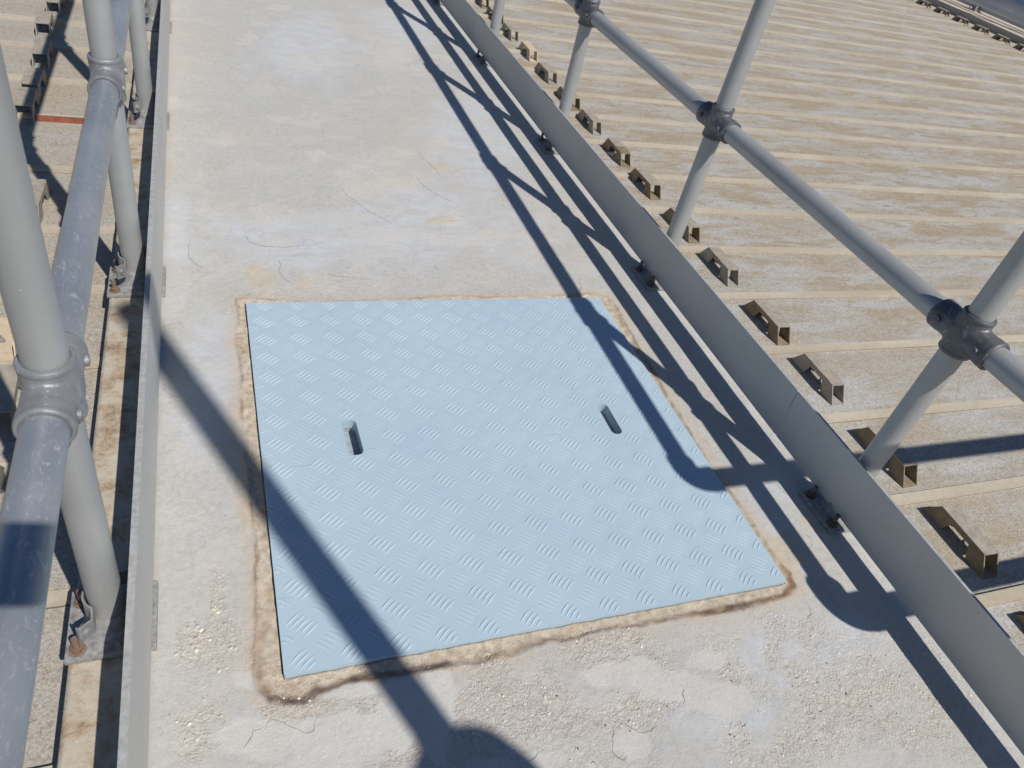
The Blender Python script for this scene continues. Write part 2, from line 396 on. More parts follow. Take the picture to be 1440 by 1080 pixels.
OUTLINE = [(-0.0202, 1.0244), (-0.0211, 0.9384), (-0.03, 0.8555), (-0.0246, 0.7768), (-0.024, 0.7031), (-0.0303, 0.612), (-0.0307, 0.5272), (-0.0287, 0.4673), (-0.0276, 0.3744), (-0.0256, 0.3054), (-0.0249, 0.241), (-0.0323, 0.182), (-0.0346, 0.1122), (-0.0408, 0.0673), (-0.0446, 0.0243), (-0.0424, -0.0061), (-0.0284, -0.0301), (-0.0033, -0.0436), (0.0283, -0.0459), (0.0534, -0.035), (0.0851, -0.0298), (0.1192, -0.0285), (0.1535, -0.0308), (0.1885, -0.0319), (0.2246, -0.0319), (0.2851, -0.0367), (0.3479, -0.0404), (0.4024, -0.0353), (0.4593, -0.0288), (0.5164, -0.0273), (0.5901, -0.0257), (0.6628, -0.0323), (0.7264, -0.0308), (0.8046, -0.0364), (0.8912, -0.0334), (0.9739, -0.0288), (1.0087, -0.013), (1.0176, 0.0152), (1.0093, 0.049), (1.0093, 0.1051), (1.0099, 0.18), (1.0033, 0.248), (1.0, 0.326), (1.0029, 0.4204), (1.0094, 0.5086), (1.0095, 0.5896), (1.0167, 0.6899), (1.0244, 0.7979), (1.0287, 0.8802), (1.037, 0.96), (1.0287, 1.0109), (0.977, 1.0304), (0.8565, 1.0218), (0.6774, 1.0185), (0.5532, 1.0281), (0.3893, 1.0149), (0.2736, 1.0079), (0.1462, 1.008), (0.0596, 1.0195), (0.0004, 1.0301)]
HW, HL = 0.9931, 1.0019          # hatch size
DX0, DX1 = -0.305, 1.335         # deck edges
ROOF_Z = -0.065
TOE_T, TOE_G = 0.168, 0.0185
POLY = np.array(OUTLINE)

def poly_dist(x, y):
    """signed distance to the ragged edge of the mortar band, positive inside"""
    P = POLY; Q = np.roll(P, -1, axis=0)
    d = np.full(x.shape, 9.0); ins = np.zeros(x.shape, bool)
    for (ax, ay), (bx, by) in zip(P, Q):
        ex, ey = bx - ax, by - ay
        t = np.clip(((x - ax) * ex + (y - ay) * ey) / (ex * ex + ey * ey + 1e-12), 0, 1)
        d = np.minimum(d, np.hypot(x - ax - t * ex, y - ay - t * ey))
        c = ((ay > y) != (by > y)) & (x < (bx - ax) * (y - ay) / (by - ay + 1e-12) + ax)
        ins ^= c
    return np.where(ins, d, -d)
def blob_mask(kind, x, y, rag=.45, soft=.16, fr=9):
    m = np.zeros(x.shape)
    n1 = fbm(x, y, fr, 4, .62); n2 = fbm(x + 5, y + 3, 26, 3, .6)
    for (cx, cy, ux, uy, vx, vy) in BLOBS[kind]:
        det = ux * vy - uy * vx
        px, py = x - cx, y - cy
        a = (px * vy - py * vx) / det; b = (py * ux - px * uy) / det
        d = np.hypot(a, b) + rag * n1 * .9 + rag * .45 * n2
        m = np.maximum(m, sstep(1.0 + soft, 1.0 - soft, d))
    return m
def hatch_dist(x, y):
    dx = np.maximum(np.maximum(-x, x - HW), 0); dy = np.maximum(np.maximum(-y, y - HL), 0)
    return np.hypot(dx, dy)
def deck_fields(x, y):
    near = (x > -.2) & (x < 1.2) & (y > -.2) & (y < 1.2)
    sd = np.full(x.shape, -1.0)
    jx = x + .004 * fbm(x, y, 60, 3); jy = y + .004 * fbm(x + 9, y, 60, 3)
    sd[near] = poly_dist(jx[near], jy[near])
    hd = hatch_dist(x, y)
    F = {}
    F['cool'] = blob_mask('cool', x, y, .8, .5)
    F['aggr'] = blob_mask('aggr', x, y, 1.1, .45, 6) * sstep(-.45, -.05, fbm(x, y, 14, 4, .65))
    F['skim'] = blob_mask('skim', x, y, .8, .06) 
    F['aggr'] = np.maximum(F['aggr'], .55 * sstep(.28, .5, fbm(x + 3, y, 3.1, 4)) * sstep(1.4, .9, y))
    F['aggr'] *= (1 - F['skim'])
    F['pale'] = np.maximum(blob_mask('pale', x, y, 1.5, .3, 7), .5 * sstep(.32, .42, fbm(x, y + 40, 5.5, 4)) * sstep(.9, 1.6, y))
    F['crust'] = blob_mask('crust', x, y, 1.1, .3)
    F['band'] = sstep(-.001, .002, sd)
    F['rust'] = np.clip(np.exp(-(sd / .0034) ** 2) * (.55 + .9 * fbm(x, y, 15, 3)) + .5 * np.exp(-((sd - .010) / .006) ** 2) * sstep(0, .3, fbm(x + 2, y, 12, 3))
                        + 1.0 * sstep(-.010, .004, sd) * sstep(.016, .006, sd) * sstep(.05, .0, y) * sstep(0.02, .22, .5 * np.exp(-((x - .19) / .09) ** 2) + .45 * np.exp(-((x - .96) / .12) ** 2) + .35 * np.exp(-((x - .02) / .05) ** 2) + .3 * fbm(x, y, 10, 3)), 0, 1)
    F['rust'] = np.maximum(F['rust'], .75 * sstep(-.205, -.225, x) * sstep(-.15, .35, fbm(x + 7, y, 7, 4, .6)))
    F['warm'] = np.clip(1.0 * sstep(-.19, -.22, x) + sstep(-.045, 0, sd) * .75 * (sd < 0) + sstep(.01, -.06, x + .05 * fbm(x, y, 4, 4) + .17) * .85 + .22 * sstep(.1, .5, fbm(x + 20, y, 2.3, 4)), 0, 1)
    F['sd'] = sd; F['hd'] = hd
    z = .0014 * fbm(x, y, 2.5, 3) + .0007 * fbm(x, y, 20, 4)
    z += -.0016 * F['aggr'] + .0009 * F['aggr'] * fbm(x, y, 120, 2) - .0009 * F['skim'] + .0006 * F['pale'] + .0012 * F['crust'] * (1 + fbm(x, y, 90, 2))
    ridge = .0045 * np.exp(-((sd - .003) / .004) ** 2) * (.6 + fbm(x, y, 30, 3))
    z += ridge + F['band'] * (-.0035 + .003 * fbm(x, y, 45, 3)) 
    z = np.where(hd < .009, np.minimum(z, .0005), z)
    F['z'] = z
    return F

# =========================================================== materials
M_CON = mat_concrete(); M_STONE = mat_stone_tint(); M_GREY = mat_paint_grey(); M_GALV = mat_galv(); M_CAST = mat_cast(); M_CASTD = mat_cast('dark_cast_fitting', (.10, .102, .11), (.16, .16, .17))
M_TOE = mat_toe(); M_HATCH = mat_hatch(); M_PANEL = mat_roof_panel(); M_PANEL2 = mat_roof_panel('left_roof_sheet', .3); M_STRIP = mat_roof_strip()
M_DARK = simple('dark_crack', (.15, .13, .11), .95); M_BOLTD = simple('dark_bolt', (.12, .10, .09), .55, .5, .3, 120, .3); M_CLIPM = simple('clip_zinc', (.33, .335, .34), .5, .4, .25, 80, .2)
M_EDGE = simple('worn_edge_paint', (.385, .385, .38), .55, .15, .22, 90, .2)
M_BRK = simple('weathered_bracket', (.225, .18, .12), .8, 0, .28, 40, .2)
M_BRK2 = simple('pale_bracket', (.52, .42, .30), .8, 0, .15, 30, .1)
M_BRK3 = simple('grey_bracket', (.31, .285, .25), .8, 0, .22, 40, .2)
M_PLATE = simple('zinc_plate', (.27, .265, .26), .7, .15, .4, 90, .5, 150)
M_BOLT = simple('rusty_bolt', (.27, .18, .135), .6, .4, .35, 120, .3)
M_RED = simple('red_oxide_edge', (.26, .085, .05), .8, 0, .25, 40)
M_PIT = simple('pocket_paint', (.30, .36, .41), .6, 0, .2, 60)
M_BLACK = simple('black_plastic', (.02, .02, .022), .35, 0, .2, 20)
M_GLASS = simple('dark_glass', (.01, .01, .012), .1, 0, .1, 20)

# =========================================================== walkway deck
def axis(parts):
    out = []
    for a, b, s in parts:
        n = max(1, int(round((b - a) / s)))
        out += list(np.linspace(a, b, n, endpoint=False))
    out.append(parts[-1][1])
    return np.array(out)
def grid_mesh(name, xs, ys, hole, extra=None):
    X, Y = np.meshgrid(xs, ys, indexing='ij')
    x = X.ravel(); y = Y.ravel()
    F = deck_fields(x, y)
    z = F['z']
    co = np.stack([x, y, z], 1)
    nx, ny = len(xs), len(ys)
    I, J = np.meshgrid(np.arange(nx - 1), np.arange(ny - 1), indexing='ij')
    cx = (xs[:-1] + xs[1:])[I] / 2; cy = (ys[:-1] + ys[1:])[J] / 2
    keep = ~((cx > hole[0]) & (cx < hole[1]) & (cy > hole[2]) & (cy < hole[3]))
    I = I[keep]; J = J[keep]
    q = np.stack([I * ny + J, (I + 1) * ny + J, (I + 1) * ny + J + 1, I * ny + J + 1], 1)
    return co, q, F
xs = axis([(DX0, -.06, .008), (-.06, -.0008, .0038), (-.0008, HW + .0008, .0062), (HW + .0008, 1.05, .0038), (1.05, DX1, .008)])
ys = axis([(-1.95, -.5, .05), (-.5, -.3, .02), (-.3, -.055, .005), (-.055, -.0008, .0035), (-.0008, HL + .0008, .0062), (HL + .0008, 1.05, .0038), (1.05, 1.7, .008), (1.7, 3.9, .016), (3.9, 12, .1)])
co, q, F = grid_mesh('walkway', xs, ys, (-.0008, HW + .0008, -.0008, HL + .0008))
verts = [tuple(v) for v in co]; faces = [tuple(int(i) for i in f) for f in q]
nx, ny = len(xs), len(ys)
matidx = [0] * len(faces)
smooth = [True] * len(faces)
tint = {}
def skirt(idx, zb, flip=False):
    base = len(verts)
    for i in idx: verts.append((verts[i][0], verts[i][1], zb))
    for k in range(len(idx) - 1):
        f = (idx[k], idx[k + 1], base + k + 1, base + k)
        faces.append(f[::-1] if flip else f); matidx.append(0); smooth.append(False)
skirt([j for j in range(ny)], -.3)
skirt([(nx - 1) * ny + j for j in range(ny)], -.3, True)
skirt([i * ny for i in range(nx)], -.3, True)
skirt([i * ny + ny - 1 for i in range(nx)], -.3)
ix0 = int(np.argmin(abs(xs + .0008))); ix1 = int(np.argmin(abs(xs - HW - .0008)))
iy0 = int(np.argmin(abs(ys + .0008))); iy1 = int(np.argmin(abs(ys - HL - .0008)))
skirt([ix0 * ny + j for j in range(iy0, iy1 + 1)], -.12, True)
skirt([ix1 * ny + j for j in range(iy0, iy1 + 1)], -.12)
skirt([i * ny + iy0 for i in range(ix0, ix1 + 1)], -.12)
skirt([i * ny + iy1 for i in range(ix0, ix1 + 1)], -.12, True)
b = len(verts)
verts += [(-.0008, -.0008, -.12), (HW + .0008, -.0008, -.12), (HW + .0008, HL + .0008, -.12), (-.0008, HL + .0008, -.12)]
faces.append((b, b + 1, b + 2, b + 3)); matidx.append(1); smooth.append(False)
n_deck = len(verts)
# cracks: thin dark slivers following the surface
for cr in CRACKS:
    pts = []
    for (ax, ay), (bx, by) in zip(cr[:-1], cr[1:]):
        L = math.hypot(bx - ax, by - ay); n = max(2, int(L / .006))
        for k in range(n):
            t = k / n
            pts.append((ax + (bx - ax) * t + rng.normal(0, .0009), ay + (by - ay) * t + rng.normal(0, .0009)))
    pts.append(cr[-1])
    pa = np.array(pts)
    zz = deck_fields(pa[:, 0], pa[:, 1])['z']
    base = len(verts)
    for k, (px, py) in enumerate(pts):
        a = pts[max(0, k - 1)]; c = pts[min(len(pts) - 1, k + 1)]
        dx, dy = c[0] - a[0], c[1] - a[1]; l = math.hypot(dx, dy) + 1e-9
        wd = .0008 * (1 + .02 / (.02 + max(0, py))) * (.25 + .6 * rng.random()) * min(1, k / 2 + .1, (len(pts) - 1 - k) / 2 + .1) * (1.0 if py > 1 else .5) * .75
        verts.append((px - dy / l * wd, py + dx / l * wd, zz[k] + .0007)); verts.append((px + dy / l * wd, py - dx / l * wd, zz[k] + .0007))
        if k:
            faces.append((base + 2 * k - 2, base + 2 * k - 1, base + 2 * k + 1, base + 2 * k)); matidx.append(1); smooth.append(False)
# loose and half-buried stones
cand = 34000
sx = rng.uniform(DX0 + .02, 1.3, cand); sy = rng.uniform(-.33, 1.0, cand) ** 1.0
far = rng.random(cand) < .22
sy = np.where(far, rng.uniform(1.0, 3.4, cand), sy)
SF = deck_fields(sx, sy)
pr = SF['aggr'] * .42 + .022 + .10 * SF['crust'] + .03 * SF['band']
pr *= (1 - SF['skim'] * .97)
ok = (rng.random(cand) < pr) & (SF['hd'] > .005)
sel = np.where(ok)[0]
palette = [(.60, .56, .48), (.70, .68, .62), (.50, .44, .36), (.42, .37, .31), (.55, .50, .42), (.30, .25, .20), (.66, .60, .50), (.48, .47, .45)]
for i in sel:
    big = SF['aggr'][i] > .4
    r = (.0009 + .0026 * rng.random() ** 2.5) if big else (.0006 + .0013 * rng.random() ** 3)
    if sx[i] < -.04 and big and sy[i] < .4: r *= 1.7
    a0 = rng.uniform(0, 6.28); e = rng.uniform(.55, 1)
    ns = 6; base = len(verts)
    ca, sa = math.cos(a0), math.sin(a0); z0 = SF['z'][i]
    ring = []
    for k in range(ns):
        t = k / ns * 6.283; rr = r * rng.uniform(.75, 1.15)
        u, v = rr * math.cos(t), rr * e * math.sin(t)
        ring.append((u * ca - v * sa, u * sa + v * ca))
    hh = r * rng.uniform(.15, .5)
    for (u, v) in ring: verts.append((sx[i] + u, sy[i] + v, z0 - .001))
    for (u, v) in ring: verts.append((sx[i] + u * .75, sy[i] + v * .75, z0 + hh))
    for k in range(ns):
        faces.append((base + k, base + (k + 1) % ns, base + ns + (k + 1) % ns, base + ns + k)); matidx.append(2); smooth.append(True)
    faces.append(tuple(base + ns + k for k in range(ns))); matidx.append(2); smooth.append(True)
    c = palette[rng.integers(len(palette))] if big else (palette[rng.integers(len(palette))] if rng.random() < .7 else (.12, .10, .085))
    for k in range(2 * ns): tint[base + k] = c
me = bpy.data.meshes.new('walkway')
me.from_pydata(verts, [], faces)
for m in (M_CON, M_DARK, M_STONE): me.materials.append(m)
me.polygons.foreach_set('material_index', matidx)
me.polygons.foreach_set('use_smooth', smooth)
nv = len(verts)
A = np.zeros((nv, 4)); B = np.zeros((nv, 4)); T = np.full((nv, 4), .5); A[:, 3] = 0
ng = len(co)
A[:ng, 0] = F['cool']; A[:ng, 1] = F['aggr']; A[:ng, 2] = F['skim']; A[:ng, 3] = F['pale']
B[:ng, 0] = F['rust']; B[:ng, 1] = F['crust']; B[:ng, 2] = F['band']; B[:ng, 3] = F['warm']
for k, c in tint.items(): T[k, :3] = c
for nm, arr in (('mask_a', A), ('mask_b', B), ('tint', T)):
    at = me.attributes.new(nm, 'FLOAT_COLOR', 'POINT')
    at.data.foreach_set('color', arr.ravel())
me.update()
walk = bpy.data.objects.new('walkway', me); COL.objects.link(walk)
tag(walk, 'pale worn concrete walkway between the two guard railings', 'walkway', kind='structure')

def slab(name, x0, x1, y0, y1, z0, z1, label):
    bm = bmesh.new(); box(bm, x0, x1, y0, y1, z0, z1)
    o = link(name, bm, M_CON); tag(o, label, 'walkway', kind='structure'); return o
slab('walkway', 1.336, 8.05, -1.95, -.425, -.3, .0, 'side branch of the concrete walkway crossing the roof')
slab('walkway', 8.051, 9.6, -1.95, 30, -.3, .0, 'far parallel concrete walkway beyond the roof')

# =========================================================== roof sheets
def roof(x0, x1, y0, y1, seams, name, label, pm):
    bm = bmesh.new()
    seams = sorted(seams)
    edges = [y0] + [s for s in seams if y0 + .05 < s < y1 - .05] + [y1]
    def quad(a, b_, c, d, mi):
        f = bm.faces.new([bm.verts.new(p) for p in (a, b_, c, d)]); f.material_index = mi
    Z = ROOF_Z; hw = .0145; up = .0105
    xs_ = list(np.linspace(x0, x1, max(3, int((x1 - x0) / .45)) + 1))
    for a, b_ in zip(edges[:-1], edges[1:]):
        ya = a + (hw if a != y0 else 0); yb = b_ - (hw + .002 if b_ != y1 else 0)
        quad((x0, ya, Z), (x1, ya, Z), (x1, yb, Z), (x0, yb, Z), 0)
    for s in edges[1:-1]:
        off = [rng.normal(0, .0010) for _ in xs_]
        for k in range(len(xs_) - 1):
            p0, p1 = xs_[k], xs_[k + 1]; u0, u1 = s - hw + off[k], s - hw + off[k + 1]
            v0, v1 = s + hw, s + hw
            quad((p0, u0 - .0025, Z - .0005), (p1, u1 - .0025, Z - .0005), (p1, u1, Z - .0005), (p0, u0, Z - .0005), 2)
            quad((p0, u0, Z - .0005), (p1, u1, Z - .0005), (p1, u1 + .0015, Z + up), (p0, u0 + .0015, Z + up), 1)
            quad((p0, u0 + .0015, Z + up), (p1, u1 + .0015, Z + up), (p1, s + .011, Z + up * 1.15), (p0, s + .011, Z + up * 1.15), 1)
            quad((p0, s + .011, Z + up * 1.15), (p1, s + .011, Z + up * 1.15), (p1, v1, Z), (p0, v0, Z), 1)
    # fascia so the sheet has depth
    quad((x0, y0, Z - .25), (x0, y1, Z - .25), (x0, y1, Z), (x0, y0, Z), 0)
    quad((x1, y0, Z), (x1, y1, Z), (x1, y1, Z - .25), (x1, y0, Z - .25), 0)
    quad((x0, y1, Z - .25), (x1, y1, Z - .25), (x1, y1, Z), (x0, y1, Z), 0)
    quad((x0, y0, Z), (x1, y0, Z), (x1, y0, Z - .25), (x0, y0, Z - .25), 0)
    o = link(name, bm, [pm, M_STRIP, M_DARK])
    return tag(o, label, 'roof', kind='structure')
R_SEAMS = [-.4, -.1, .198, .497, .803, 1.092, 1.387, 1.68, 1.965, 2.285, 2.575, 2.857, 3.155, 3.425, 3.735, 4.03]
R_SEAMS += [4.03 + .3 * k for k in range(1, 87)]
L_SEAMS = [-.35, -.05, .25, .56, .87, 1.16, 1.45, 1.80, 2.165, 2.49, 2.82]
L_SEAMS = [-.35 - .3 * k for k in range(1, 6)] + L_SEAMS + [2.82 + .3 * k for k in range(1, 90)]
roof(DX1 + .001, 8.05, -.424, 30, R_SEAMS, 'roof', 'beige ribbed roof to the right of the walkway', M_PANEL)
roof(-14, DX0 - .001, -1.95, 30, L_SEAMS, 'roof', 'beige ribbed roof to the left of the walkway', M_PANEL2)
bm = bmesh.new(); box(bm, -.59, -.42, 2.142, 2.1438, ROOF_Z - .002, ROOF_Z + .022); o = link('lap_strip', bm, M_RED)
tag(o, 'rust red metal strip exposed along a roof seam left of the railing', 'metal strip')

# =========================================================== hatch cover
hatch = empty('hatch_cover', (HW / 2, HL / 2, 0))
tag(hatch, 'pale blue painted checker plate hatch cover set in the concrete walkway', 'hatch cover')
HZ = .0058
def loop_rect(cx, cy, w, h, r, ang=0, seg=6):
    pts = []
    for (sx_, sy_, a0) in ((1, 1, 0), (-1, 1, 90), (-1, -1, 180), (1, -1, 270)):
        for k in range(seg + 1):
            a = math.radians(a0 + 90 * k / seg)
            pts.append((sx_ * (w / 2 - r) + r * math.cos(a), sy_ * (h / 2 - r) + r * math.sin(a)))
    c, s = math.cos(ang), math.sin(ang)
    return [(cx + u * c - v * s, cy + u * s + v * c) for u, v in pts]
SLOTS = [(.1865, .5075, .0315, .104, .0125, math.radians(1.5)), (.8045, .5005, .028, .104, .0125, math.radians(0.5))]
def plate_mesh(bm, z0, z1):
    loops = [loop_rect(HW / 2, HL / 2, HW, HL, .003)] + [loop_rect(*s_) for s_ in SLOTS]
    for z, up in ((z1, True), (z0, False)):
        es = []
        for lp in loops:
            vs = [bm.verts.new((x_, y_, z)) for x_, y_ in lp]
            es += [bm.edges.new((vs[i], vs[(i + 1) % len(vs)])) for i in range(len(vs))]
        r = bmesh.ops.triangle_fill(bm, use_beauty=True, use_dissolve=False, edges=es, normal=(0, 0, 1 if up else -1))
    for li, lp in enumerate(loops):
        n = len(lp)
        for i in range(n):
            a, c = lp[i], lp[(i + 1) % n]
            bm.faces.new([bm.verts.new(p) for p in ((a[0], a[1], z0), (c[0], c[1], z0), (c[0], c[1], z1), (a[0], a[1], z1))])
bm = bmesh.new(); plate_mesh(bm, HZ - .024, HZ)
# raised five-bar tread clusters, alternating direction
def bar(cx, cy, ang, L=.0385, W=.0056, H=.0013, bow=.0016):
    c, s = math.cos(ang), math.sin(ang); st = 8
    prev = None
    for k in range(st + 1):
        t = -1 + 2 * k / st; wd = W / 2 * max(.06, (1 - t * t)) ; h = H * max(.0, (1 - t ** 4))
        oy = bow * (1 - t * t)
        ring = []
        for v, z in ((-wd, -.0002), (-wd * .35, h), (wd * .35, h), (wd, -.0002)):
            u = t * L / 2; vv = v + oy
            ring.append(bm.verts.new((cx + u * c - vv * s, cy + u * s + vv * c, HZ + z)))
        if prev:
            for j in range(3): bm.faces.new((prev[j], ring[j], ring[j + 1], prev[j + 1])).smooth = True
        prev = ring
PX, PY = .0794, .0697
gx0, gy0 = .4345 - .0794 * 6, .3625 - .0697 * 6
for i in range(-1, 14):
    for j in range(-1, 16):
        for kind in (0, 1):
            cx = gx0 + i * PX + (PX / 2 if kind else 0); cy = gy0 + j * PY + (PY / 2 if kind else 0)
            ang = math.radians(41 if kind == 0 else -41)
            for k in range(-2, 3):
                # bars are stacked across their own length
                px = cx + k * (.0070 if kind == 0 else .0070); py = cy + k * (-.0063 if kind == 0 else .0063)
                ex, ey = .0193 * math.cos(ang), .0193 * math.sin(ang)
                pts = [(px + ex, py + ey), (px - ex, py - ey)]
                if any(not (.0015 < a < HW - .0015 and .0015 < b_ < HL - .0015) for a, b_ in pts): 
                    # cropped bars at the sheared edge
                    L = .0385; c0 = [(px, py)]
                    if not (.0045 < px < HW - .0045 and .0045 < py < HL - .0045): continue
                    m = min(px, HW - px) / abs(math.cos(ang)); m2 = min(py, HL - py) / abs(math.sin(ang))
                    L = 2 * min(m, m2) * .9
                    if L < .01: continue
                    bar(px, py, ang, L); continue
                if any(abs(px - s_[0]) < .033 and abs(py - s_[1]) < .064 for s_ in SLOTS): 
                    if any(abs(px - s_[0]) < .028 and abs(py - s_[1]) < .061 for s_ in SLOTS): continue
                bar(px, py, ang, H=.0014 if kind == 0 else .0009)
plate = link('plate', bm, M_HATCH, hatch)
plate.location = (-HW / 2, -HL / 2, 0)
for s_ in SLOTS:
    bm = bmesh.new()
    lp = loop_rect(s_[0], s_[1], s_[2] + .006, s_[3] + .006, .0145, s_[5]); n = len(lp); d = .034
    for i in range(n):
        a, c = lp[i], lp[(i + 1) % n]
        bm.faces.new([bm.verts.new(p) for p in ((a[0], a[1], HZ - .0075), (c[0], c[1], HZ - .0075), (c[0], c[1], -d), (a[0], a[1], -d))])
    bm.faces.new([bm.verts.new((a, b_, -d)) for a, b_ in lp])
    o = link('lifting_slot', bm, M_PIT, hatch); o.location = (-HW / 2, -HL / 2, 0)

# =========================================================== railing kit
RT = .0245
def remeshed(name, build, mat, vox=.0027, sm=4):
    bm = bmesh.new(); build(bm)
    o = link(name + '_tmp', bm, mat)
    m = o.modifiers.new('r', 'REMESH'); m.mode = 'VOXEL'; m.voxel_size = vox
    s = o.modifiers.new('s', 'SMOOTH'); s.iterations = sm; s.factor = .5
    dg = bpy.context.evaluated_depsgraph_get()
    me = bpy.data.meshes.new_from_object(o.evaluated_get(dg))
    me.name = name
    for p in me.polygons: p.use_smooth = True
    me.materials.clear(); me.materials.append(mat)
    old = o.data; bpy.data.objects.remove(o); bpy.data.meshes.remove(old)
    return me
def b_cross(bm):
    tube(bm, (0, -.070, 0), (0, .070, 0), .0306, 12); tube(bm, (0, 0, -.041), (0, 0, .044), .0306, 24)
    tube(bm, (0, -.070, 0), (0, -.050, 0), .0312, 32); tube(bm, (0, .050, 0), (0, .070, 0), .0312, 32)
    tube(bm, (-.020, 0, 0), (.032, 0, 0), .026, 20, r2=.018)
def b_tee(bm):
    tube(bm, (0, -.060, 0), (0, .060, 0), .0316); tube(bm, (0, 0, -.055), (0, 0, 0), .0316)
    tube(bm, (0, 0, -.055), (0, 0, -.044), .0330)
    bmesh.ops.create_uvsphere(bm, u_segments=24, v_segments=16, radius=.0345)
def b_elbow(bm, r=.0365, R=.055):
    c = Vector((R, R, 0)); prev = None; n = 14
    for k in range(n + 1):
        a = math.pi + math.pi / 2 * k / n
        ctr = c + Vector((R * math.cos(a), R * math.sin(a), 0)); rad = Vector((math.cos(a), math.sin(a), 0))
        ring = [bm.verts.new(ctr + rad * (r * math.cos(t)) + Vector((0, 0, r * math.sin(t)))) for t in [2 * math.pi * i / 24 for i in range(24)]]
        if prev:
            for i in range(24): bm.faces.new((prev[i], prev[(i + 1) % 24], ring[(i + 1) % 24], ring[i]))
        else: bm.faces.new(ring[::-1])
        prev = ring
    bm.faces.new(prev)
    tube(bm, (0, R - .002, 0), (0, R + .035, 0), r + .0015); tube(bm, (R - .002, 0, 0), (R + .035, 0, 0), r + .0015)
def add_rims(me, ends, r0=.0310):
    """crisp machined rims and a dark recess at each socket mouth, plus hexagon set screws"""
    bm = bmesh.new(); bm.from_mesh(me)
    n0 = len(bm.faces)
    for c, ax in ends:
        lathe(bm, [(.0244, -.002), (.0252, -.0005), (.0263, .0012), (r0 - .0014, .0010), (r0 + .0002, -.0012), (r0 + .0003, -.006), (r0 - .001, -.0085)], c, ax, 40)
    for c, ax in ends[:2]:
        a = Vector(ax); p = Vector(c) - a * .022 + Vector((.0298, 0, .0))
        tube(bm, p, p + Vector((.0045, 0, 0)), .0075, 14); tube(bm, p, p + Vector((.0052, 0, 0)), .0032, 6)
    bm.normal_update()
    bm.to_mesh(me); bm.free()
    for p_ in me.polygons[n0:]: p_.use_smooth = True
    me.set_sharp_from_angle(angle=math.radians(35))
    return me
ME_CROSS = remeshed('cross_fitting', b_cross, M_CAST)
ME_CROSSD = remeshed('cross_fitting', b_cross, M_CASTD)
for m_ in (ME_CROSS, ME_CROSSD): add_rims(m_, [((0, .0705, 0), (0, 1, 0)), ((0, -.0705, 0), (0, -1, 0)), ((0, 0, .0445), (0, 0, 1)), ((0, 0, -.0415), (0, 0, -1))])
ME_TEE = remeshed('tee_fitting', b_tee, M_CAST)
ME_ELB = remeshed('elbow_fitting', lambda bm: b_elbow(bm, .0300, .036), M_CAST)
ME_ELB2 = remeshed('elbow_fitting', lambda bm: b_elbow(bm, .0365, .043), M_CAST)
def inst(name, me, loc, parent, rotz=0, sc=None):
    o = bpy.data.objects.new(name, me); COL.objects.link(o); o.parent = parent; o.location = loc; o.rotation_euler = (0, 0, rotz)
    if sc: o.scale = sc
    return o
def mesh_of(build, mats, smooth=40):
    bm = bmesh.new(); build(bm); bm.normal_update()
    me = bpy.data.meshes.new('m'); bm.to_mesh(me); bm.free()
    for m in mats: me.materials.append(m)
    if smooth:
        for p in me.polygons: p.use_smooth = True
        me.set_sharp_from_angle(angle=math.radians(smooth))
    return me
def b_plate(bm):
    box(bm, -.060, .0665, -.063, .063, .0005, .0095, 0, .0025)
    lathe(bm, [(.041, .0095), (.036, .015), (.0315, .024), (.0300, .046), (.0285, .048), (.0248, .048)], (0, 0, 0))
ME_PLATE = mesh_of(b_plate, [M_PLATE])
def b_bolt(bm):
    tube(bm, (0, 0, .009), (0, 0, .0105), .0125, 20)
    tube(bm, (0, 0, .0105), (0, 0, .0185), .0098, 6)
    tube(bm, (0, 0, .0185), (0, 0, .040), .0052, 12)
ME_BOLT = mesh_of(b_bolt, [M_BOLT], 30); ME_BOLTD = mesh_of(b_bolt, [M_BOLTD], 30)
def b_clip(bm):      # bent strap gripping the post and the toe board (toe board towards +x)
    path = []
    for k in range(13):
        a = math.radians(80 + 160 * k / 12)
        path.append((.028 * math.cos(a), .028 * math.sin(a)))
    path = [(.030, .036)] + path + [(-.012, -.046), (-.030, -.060), (-.034, -.056)]
    h0, h1, th = .052, .086, .0030
    pr = None
    for k, (x_, y_) in enumerate(path):
        a = path[max(0, k - 1)]; c = path[min(len(path) - 1, k + 1)]
        dx, dy = c[0] - a[0], c[1] - a[1]; l = math.hypot(dx, dy); nx_, ny_ = -dy / l, dx / l
        hh = h1 - .006 * math.sin(k)
        ring = [bm.verts.new(p) for p in ((x_, y_, h0), (x_ + nx_ * -th, y_ + ny_ * -th, h0), (x_ + nx_ * -th, y_ + ny_ * -th, h1), (x_, y_, h1))]
        if pr:
            for j in range(4): bm.faces.new((pr[j], pr[(j + 1) % 4], ring[(j + 1) % 4], ring[j]))
        else: bm.faces.new(ring)
        pr = ring
    bm.faces.new(pr[::-1])
    tube(bm, (-.018, -.056, .068), (-.030, -.043, .068), .006, 8)
ME_CLIP = mesh_of(b_clip, [M_CLIPM], 40)
def prism(bm, prof, y0, y1, mi=0, top=None):
    a = [bm.verts.new((x_, y0, z_)) for x_, z_ in prof]; c = [bm.verts.new((x_, y1, z_)) for x_, z_ in prof]
    n = len(prof)
    for i in range(n):
        f = bm.faces.new((a[i], a[(i + 1) % n], c[(i + 1) % n], c[i])); f.material_index = 1 if top == i else mi
    bm.faces.new(a[::-1]); bm.faces.new(c)
def toe_board(parent, prof, y0, y1, ox, top):
    bm = bmesh.new(); prism(bm, [(x_ - ox, z_) for x_, z_ in prof], y0, y1, 0, top)
    bmesh.ops.recalc_face_normals(bm, faces=bm.faces)
    return link('toe_board', bm, [M_TOE, M_EDGE], parent)
